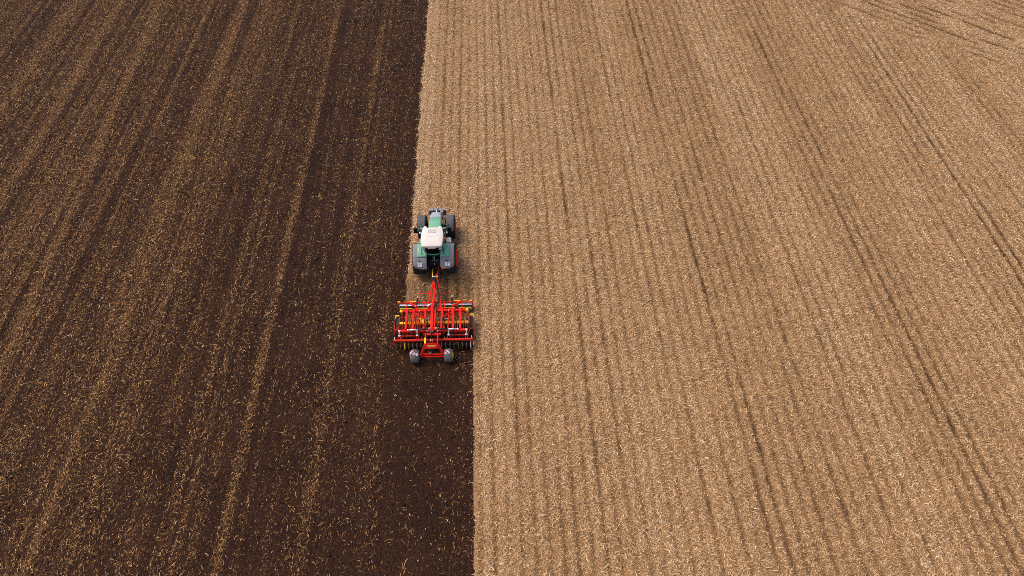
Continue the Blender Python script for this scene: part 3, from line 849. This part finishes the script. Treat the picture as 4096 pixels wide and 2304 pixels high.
# main frame
b = mb()
for x0, x1 in ((-1.95, -.90), (-.90, -.22), (.20, .95), (.95, 1.95)):
    b.beam((x0, -4.27, 1.0), (x1 - .012, -4.27, 1.0), .15, .16)
for x0, x1 in ((-2.12, -.98), (-.98, -.16), (.16, .98), (.98, 2.12)):
    b.beam((x0, -5.77, 1.0), (x1 - .012, -5.77, 1.0), .15, .17)
for x_ in (-1.66, -1.24, -.52, .50, 1.20, 1.64):
    b.beam((x_, -4.20, 1.10), (x_, -5.72, 1.10), .125, .12)
frame = part('main_frame', b, M['red'])
b = mb(); b.beam((-.10, -4.05, 1.14), (-.08, -5.80, 1.16), .17, .20); b.beam((.09, -4.1, 1.12), (.09, -5.80, 1.12), .09, .16)
b.box((0, -5.78, 1.12), (.46, .10, .12)); b.beam((-.08, -5.7, 1.2), (-.08, -6.0, 1.2), .07, .10); b.beam((.02, -5.7, 1.2), (.02, -6.0, 1.2), .05, .10)
part('centre_beam', b, M['red'])
for p0, p1 in (((-1.18, -4.50, 1.07), (-.60, -4.84, 1.07)), ((1.14, -4.46, 1.07), (.56, -4.80, 1.07)), ((-.50, -5.42, 1.06), (-.66, -5.70, 1.06)), ((.55, -5.42, 1.06), (.70, -5.70, 1.06))):
    part('frame_brace', mb().beam(p0, p1, .10, .10), M['red'])
for s in (-1, 1):
    part('frame_cap', mb().box((s * 2.035, -4.28, 1.0), (.17, .16, .17)), M['yellow'])
    part('frame_hose', mb().tube([(s * 1.0, -4.55, 1.18), (s * .62, -4.80, 1.17), (s * .54, -5.0, 1.19), (s * .55, -5.4, 1.19), (s * .52, -5.78, 1.2)], .017, 6), M['hose'])
    part('guide_pipe', mb().tube([(s * .92, -4.1, 1.12), (s * .92, -4.9, 1.16), (s * .92, -5.72, 1.14)], .022, 8), M['red'])
for x_ in (-.90, .92): part('pipe_clamp', mb().box((x_, -4.34, 1.12), (.05, .12, .05)), M['white_part'])

# front gang of discs on red stalks
arm = mb(); arm.tube([(0, -4.33, .92), (.02, -4.52, .80), (.06, -4.70, .55), (.06, -4.78, .30)], .022, 6); arm.off = Vector((0, -CY0, 0))
stalk0 = part('disc_stalk', arm, M['red_soiled'])
dm = MB(); dm.lathe((0, 0, 0), [(.0, .001), (.010, .07), (.045, .24), (.052, .24), (.022, .07), (.014, .001)], 24, smooth=False)
dm.tube([(-.05, 0, 0), (.06, 0, 0)], .06, 10)
disc0 = part('disc_blade', dm, M['soil_steel'])
first = True
for k in range(17):
    x_ = -2.0 + .25 * k
    if first: stalk0.location = (x_, 0, 0); disc0.location = (x_ + .05, -4.84 - CY0, .17); disc0.rotation_euler = (0, 0, rad(16)); first = False
    else:
        clone(stalk0, (x_, 0, 0), cu); clone(disc0, (x_ + .05, -4.84 - CY0, .17), cu, rad(16))
# middle gang: yellow clamps on a tube
part('gang_tube', mb().beam((-2.12, -5.02, .74), (2.12, -5.02, .74), .11, .11), M['red_soiled'])
cl0 = None
for k in range(17):
    x_ = -2.0 + .25 * k
    if cl0 is None:
        q = mb(); q.box((0, -5.02, .755), (.205, .15, .15), .02); cl0 = part('disc_clamp', q, M['yellow']); cl0.location = (x_, 0, 0)
        q = mb(); q.beam((0, -5.0, .70), (0, -5.36, .52), .035, .09); q.beam((0, -5.36, .52), (.03, -5.62, .24), .035, .08)
        ra0 = part('disc_arm', q, M['red_soiled']); ra0.location = (x_ + .06, 0, 0)
    else:
        clone(cl0, (x_, 0, 0), cu); clone(ra0, (x_ + .06, 0, 0), cu)
    clone(disc0, (x_ + .08, -5.66 - CY0, .17), cu, rad(-16))
for x_ in (-1.45, -1.05, -.80, -.16, .26, .88, 1.50): part('adjuster_link', mb().beam((x_, -4.96, .98), (x_ - .03, -5.68, .98), .04, .05), M['red_soiled'])
part('clamp_bracket', mb().box((-.70, -4.85, .92), (.22, .26, .05)).box((-.80, -4.9, .96), (.05, .36, .10)).box((-.60, -5.06, .86), (.20, .18, .12)), M['yellow'])
for x0, x1 in ((-1.0, -.72), (-.5, -.32), (.66, .98), (.2, .3)):
    part('turnbuckle', mb().tube([(x0, -4.86, .98), (x1, -4.85, .98)], .026, 8), M['white_part'])
part('lever', mb().tube([(.86, -5.4, 1.05), (.87, -4.88, 1.05), (1.08, -4.86, 1.05), (1.10, -5.2, 1.05)], .024, 8).tube([(1.98, -5.6, 1.05), (1.99, -5.12, 1.05), (2.08, -5.1, 1.05)], .022, 8), M['red'])

# side deflectors
for s in (-1, 1):
    b = mb()
    b.beam((s * 2.13, -4.45, .72), (s * 2.17, -5.62, .60), .03, .14); b.beam((s * 2.43, -4.52, .62), (s * 2.45, -5.66, .42), .03, .12); b.beam((s * 2.13, -5.40, .62), (s * 2.44, -5.36, .55), .05, .05)
    df = part('side_deflector', b, M['red_soiled'])
    part('deflector_plate', mb().slab([(s * 2.17, -4.5, .62), (s * 2.41, -4.5, .58), (s * 2.42, -5.3, .40), (s * 2.19, -5.3, .44)][::s], .02), M['soil_steel'], df)
    part('deflector_cap', mb().box((s * 2.30, -4.42, .74), (.24, .09, .05)).box((s * 2.42, -4.52, .70), (.05, .16, .05)), M['yellow'], df)
    part('end_disc', MB((s * 2.36, -5.7 - CY0, .24)).lathe((0, 0, 0), [(0, .001), (.01, .08), (.03, .25), (.04, .25), (.02, .08), (.012, .001)], 24), M['soil_steel'], df)

# wing cylinders on the rear tube
for s in (-1, 1):
    cyl = part('wing_cylinder', mb().tube([(s * .34, -5.84, 1.27), (s * .90, -5.83, 1.23)], .055, 12).tube([(s * .30, -5.84, 1.27), (s * .36, -5.84, 1.27)], .065, 12), M['black'])
    part('cylinder_rod', mb().tube([(s * .90, -5.83, 1.23), (s * 1.48, -5.82, 1.19)], .038, 10).sphere((s * 1.50, -5.82, 1.19), .06), M['chrome'], cyl)
    part('cylinder_fitting', mb().box((s * .20, -5.80, 1.30), (.12, .06, .05)).tube([(s * .36, -5.76, 1.3), (s * .36, -5.93, 1.22), (s * .26, -5.97, 1.2)], .02, 6), M['white_part'], cyl)
    part('depth_cylinder', mb().tube([(s * 1.20, -5.72, 1.16), (s * 1.19, -6.02, .96)], .05, 10).tube([(s * 1.19, -6.02, .96), (s * 1.18, -6.22, .85)], .028, 8), M['black_gloss'])
    part('lower_tube', mb().beam((s * 1.0, -5.95, .74), (s * 1.98, -5.95, .74), .09, .09), M['red_soiled'])
    for x_ in (.95, 2.02):
        sp = part('depth_spindle', mb().tube([(s * x_, -5.84, 1.11), (s * x_, -6.03, .97)], .03, 8).lathe((s * x_, -5.83, 1.12), [(-.015, .001), (-.015, .07), (.015, .07), (.015, .001)], 14, axis='z').lathe((s * x_, -6.05, .96), [(-.015, .001), (-.015, .075), (.015, .075), (.015, .001)], 14, axis='z'), M['white_part'])
        part('spindle_yoke', mb().beam((s * x_ - .07, -6.05, .93), (s * x_ - .07, -6.27, .80), .03, .05).beam((s * x_ + .07, -6.05, .93), (s * x_ + .07, -6.27, .80), .03, .05).box((s * x_, -6.07, .93), (.17, .05, .05)), M['red'], sp)

# rear roller: red beam over a row of rings
b = mb(); b.beam((-2.38, -6.28, .74), (2.38, -6.28, .74), .13, .15)
for s in (-1, 1): b.beam((s * 2.37, -6.22, .80), (s * 2.38, -6.34, .30), .12, .03)
part('roller_beam', b, M['red_soiled'])
part('roller_shaft', mb().tube([(-2.36, -6.34, .29), (2.36, -6.34, .29)], .05, 10), M['soil_steel'])
rg = MB(); rg.lathe((0, 0, 0), [(-.022, .20), (-.022, .27), (0, .285), (.022, .27), (.022, .20)], 28); 
for k in range(5):
    t = 2 * math.pi * k / 5
    rg.beam((0, .04 * math.cos(t), .04 * math.sin(t)), (0, .22 * math.cos(t), .22 * math.sin(t)), .03, .03)
ring0 = None
for k in range(19):
    x_ = -2.25 + .25 * k
    if ring0 is None: ring0 = part('roller_ring', rg, M['worn_steel']); r_ = ring0
    else: r_ = clone(ring0, (0, 0, 0), cu)
    r_.location = (x_, -6.34 - CY0, .285)
    r_.rotation_euler = (random.random() * 6, 0, 0)
    if k in (2, 18):
        me = ring0.data.copy(); me.materials[0] = M['yellow'] if k == 2 else M['white_part']; r_.data = me
        r_['label'] = 'yellow roller ring' if k == 2 else 'white roller ring at the end'
for x_, mm in ((-2.34, 'white_part'), (2.32, 'white_part'), (2.42, 'yellow')):
    part('end_gauge', mb().lathe((x_, -6.08, .62) if mm != 'yellow' else (x_, -6.34, .36), [(-.02, .001), (-.02, .13), (.02, .13), (.02, .001)], 16, smooth=False), M[mm])
for x_ in (-.72, .68):
    part('gap_ring', mb().lathe((x_, -6.02, .42), [(-.02, .001), (-.02, .15), (.02, .15), (.02, .001)], 16, smooth=False), M['yellow'])

# transport axle
b = mb()
b.beam((-.42, -6.10, 1.18), (-.40, -6.98, 1.27), .075, .13); b.beam((.31, -6.10, 1.18), (.33, -6.92, 1.27), .075, .13)
b.beam((-.48, -6.12, 1.10), (.50, -6.12, 1.10), .13, .14)
b.beam((-.41, -6.98, 1.25), (-.68, -7.22, .62), .14, .11, up=(0, -1, 0.3)); b.beam((.34, -6.93, 1.25), (.66, -7.22, .62), .14, .11, up=(0, -1, 0.3))
b.beam((-.76, -7.17, .52), (.74, -7.17, .52), .10, .10); b.beam((-.70, -7.28, .45), (.70, -7.28, .45), .06, .06)
b.beam((-.80, -7.17, .42), (.80, -7.17, .42), .07, .07)
b.box((-.20, -7.13, .68), (.05, .16, .18)); b.box((-.08, -7.13, .68), (.05, .16, .18))
b.beam((-.10, -6.62, 1.32), (-.10, -6.98, 1.33), .03, .10); b.beam((.02, -6.62, 1.32), (.02, -6.98, 1.33), .03, .10)
axle = part('axle_frame', b, M['red'])
part('axle_plate', mb().slab([(-.40, -7.13, 1.10), (.34, -7.13, 1.10), (.34, -6.93, 1.36), (-.40, -6.93, 1.36)], .05), M['red'], axle)
part('leg_sleeve', mb().beam((-.415, -6.50, 1.235), (-.40, -6.93, 1.285), .10, .15), M['yellow_clean'], axle)
part('axle_cylinder', mb().tube([(-.06, -6.05, 1.36), (-.05, -6.42, 1.40)], .058, 12).tube([(-.05, -6.42, 1.40), (-.04, -6.72, 1.38)], .032, 10), M['black'], axle)
part('cylinder_pin', mb().tube([(-.14, -6.06, 1.34), (.03, -6.06, 1.34)], .04, 8).tube([(-.13, -6.70, 1.36), (.05, -6.70, 1.36)], .038, 8), M['white_part'], axle)
part('brake_chamber', mb().tube([(-.15, -6.90, .78), (-.14, -7.06, .72)], .085, 12), M['black'], axle)
part('axle_hose', mb().tube([(-.10, -6.95, .85), (.1, -6.9, .95), (.28, -6.82, 1.1)], .014, 6).tube([(.06, -6.2, 1.05), (.14, -6.4, .95), (.2, -6.55, .9)], .014, 6), M['hose'], axle)
part('axle_stud', mb().sphere((-.14, -7.22, .72), .035), M['white'], axle)
# maker's emblem on the plate: yellow lozenge with small lettering
pn_ = Vector((0, -.26, .20)).normalized() * -1
e_y, e_z = -7.03, 1.23
nrm = Vector((0, -.26, -.20)); nrm = Vector((0, -0.793, 0.609))
upv = Vector((0, .609, .793))
cen_ = Vector((-.02, -7.03, 1.23)) + nrm * .006
em = mb(); em.slab([cen_ + Vector((dx, 0, 0)) + upv * dy for dx, dy in ((-.27, 0), (-.15, -.042), (.15, -.042), (.27, 0), (.15, .042), (-.15, .042))], .004)
emb = part('emblem', em, M['emblem'], axle)
def text_part(name, body, size, mat, parent, mtx):
    cu_ = bpy.data.curves.new(name, 'FONT'); cu_.body = body; cu_.size = size; cu_.align_x = 'CENTER'; cu_.align_y = 'CENTER'; cu_.extrude = 0.001
    t_ = bpy.data.objects.new(name + '_tmp', cu_); C.objects.link(t_)
    dg = bpy.context.evaluated_depsgraph_get()
    me = bpy.data.meshes.new_from_object(t_.evaluated_get(dg))
    bpy.data.objects.remove(t_)
    me.transform(mtx); me.materials.clear(); me.materials.append(mat)
    o = bpy.data.objects.new(name, me); C.objects.link(o); o.parent = parent
    return o
def facing(c, n_, up_):
    n_ = n_.normalized(); x__ = up_.cross(n_).normalized(); u_ = n_.cross(x__)
    return Matrix(((x__.x, u_.x, n_.x, c.x), (x__.y, u_.y, n_.y, c.y), (x__.z, u_.z, n_.z, c.z), (0, 0, 0, 1)))
text_part('lettering', 'VÄDERSTAD', .052, M['emblem_ink'], emb, facing(cen_ + nrm * .003 + Vector(OFF), nrm, upv))

for s in (-1, 1):
    wheel('transport_wheel', cu, (s * 1.0 - .07, -7.19 - CY0, .41), .42, .50, .20, 16, s, M['yellow_clean'], M['rubber_dusty'], .030, .035, .07)

# warning panels and speed sign on brackets behind the wheels
pn2 = Vector((0, -.80, .60))
up2 = Vector((0, .60, .80))
def panel(cx_, flip):
    c = Vector((cx_, -7.26, .90))
    P = lambda a, d, o_=0: c + Vector((a, 0, 0)) + up2 * d + pn2 * o_
    wdt, hgt = .145, .12
    b_ = mb(); b_.slab([P(-wdt, -hgt), P(wdt, -hgt), P(wdt, hgt), P(-wdt, hgt)], .012)
    o_ = part('warning_panel', b_, M['white'])
    st_ = mb(); f = -1 if flip else 1
    def q(pts_):
        pts_ = [(a * f, d) for a, d in pts_]
        if f < 0: pts_ = pts_[::-1]
        st_.slab([P(a, d, .003) for a, d in pts_], .004)
    q([(-wdt, hgt), (-wdt, hgt * .15), (-wdt * .55, hgt * .5), (-wdt * .35, hgt)])
    q([(-wdt * .75, -hgt), (-wdt * .10, -hgt), (wdt, hgt * .55), (wdt, hgt), (wdt * .72, hgt)])
    part('stripe', st_, M['warn_red'], o_)
    part('panel_lamp', mb().box((cx_ - f * .02, -7.31, .74), (.16, .05, .05)), M['tail_red'], o_)
    part('panel_bracket', mb().beam((cx_, -7.25, .80), (cx_ * .62, -7.17, .56), .035, .05), M['red'], o_)
    return o_
panel(-1.19, False)
panel(.88, True)
c_ = Vector((-.93, -7.33, .80))
sg = mb()
ring_ = [c_ + Vector((.085 * math.cos(t), 0, 0)) + up2 * .085 * math.sin(t) for t in np.linspace(0, 2 * math.pi, 25)[:-1]]
sg.slab(ring_, .01)
sgo = part('speed_sign', sg, M['white'])
text_part('digits', '25', .105, M['ink'], sgo, facing(c_ + pn2 * .002 + Vector(OFF), pn2, up2))
part('sign_bracket', mb().beam((-.93, -7.31, .74), (-.62, -7.2, .56), .03, .05), M['red'], sgo)
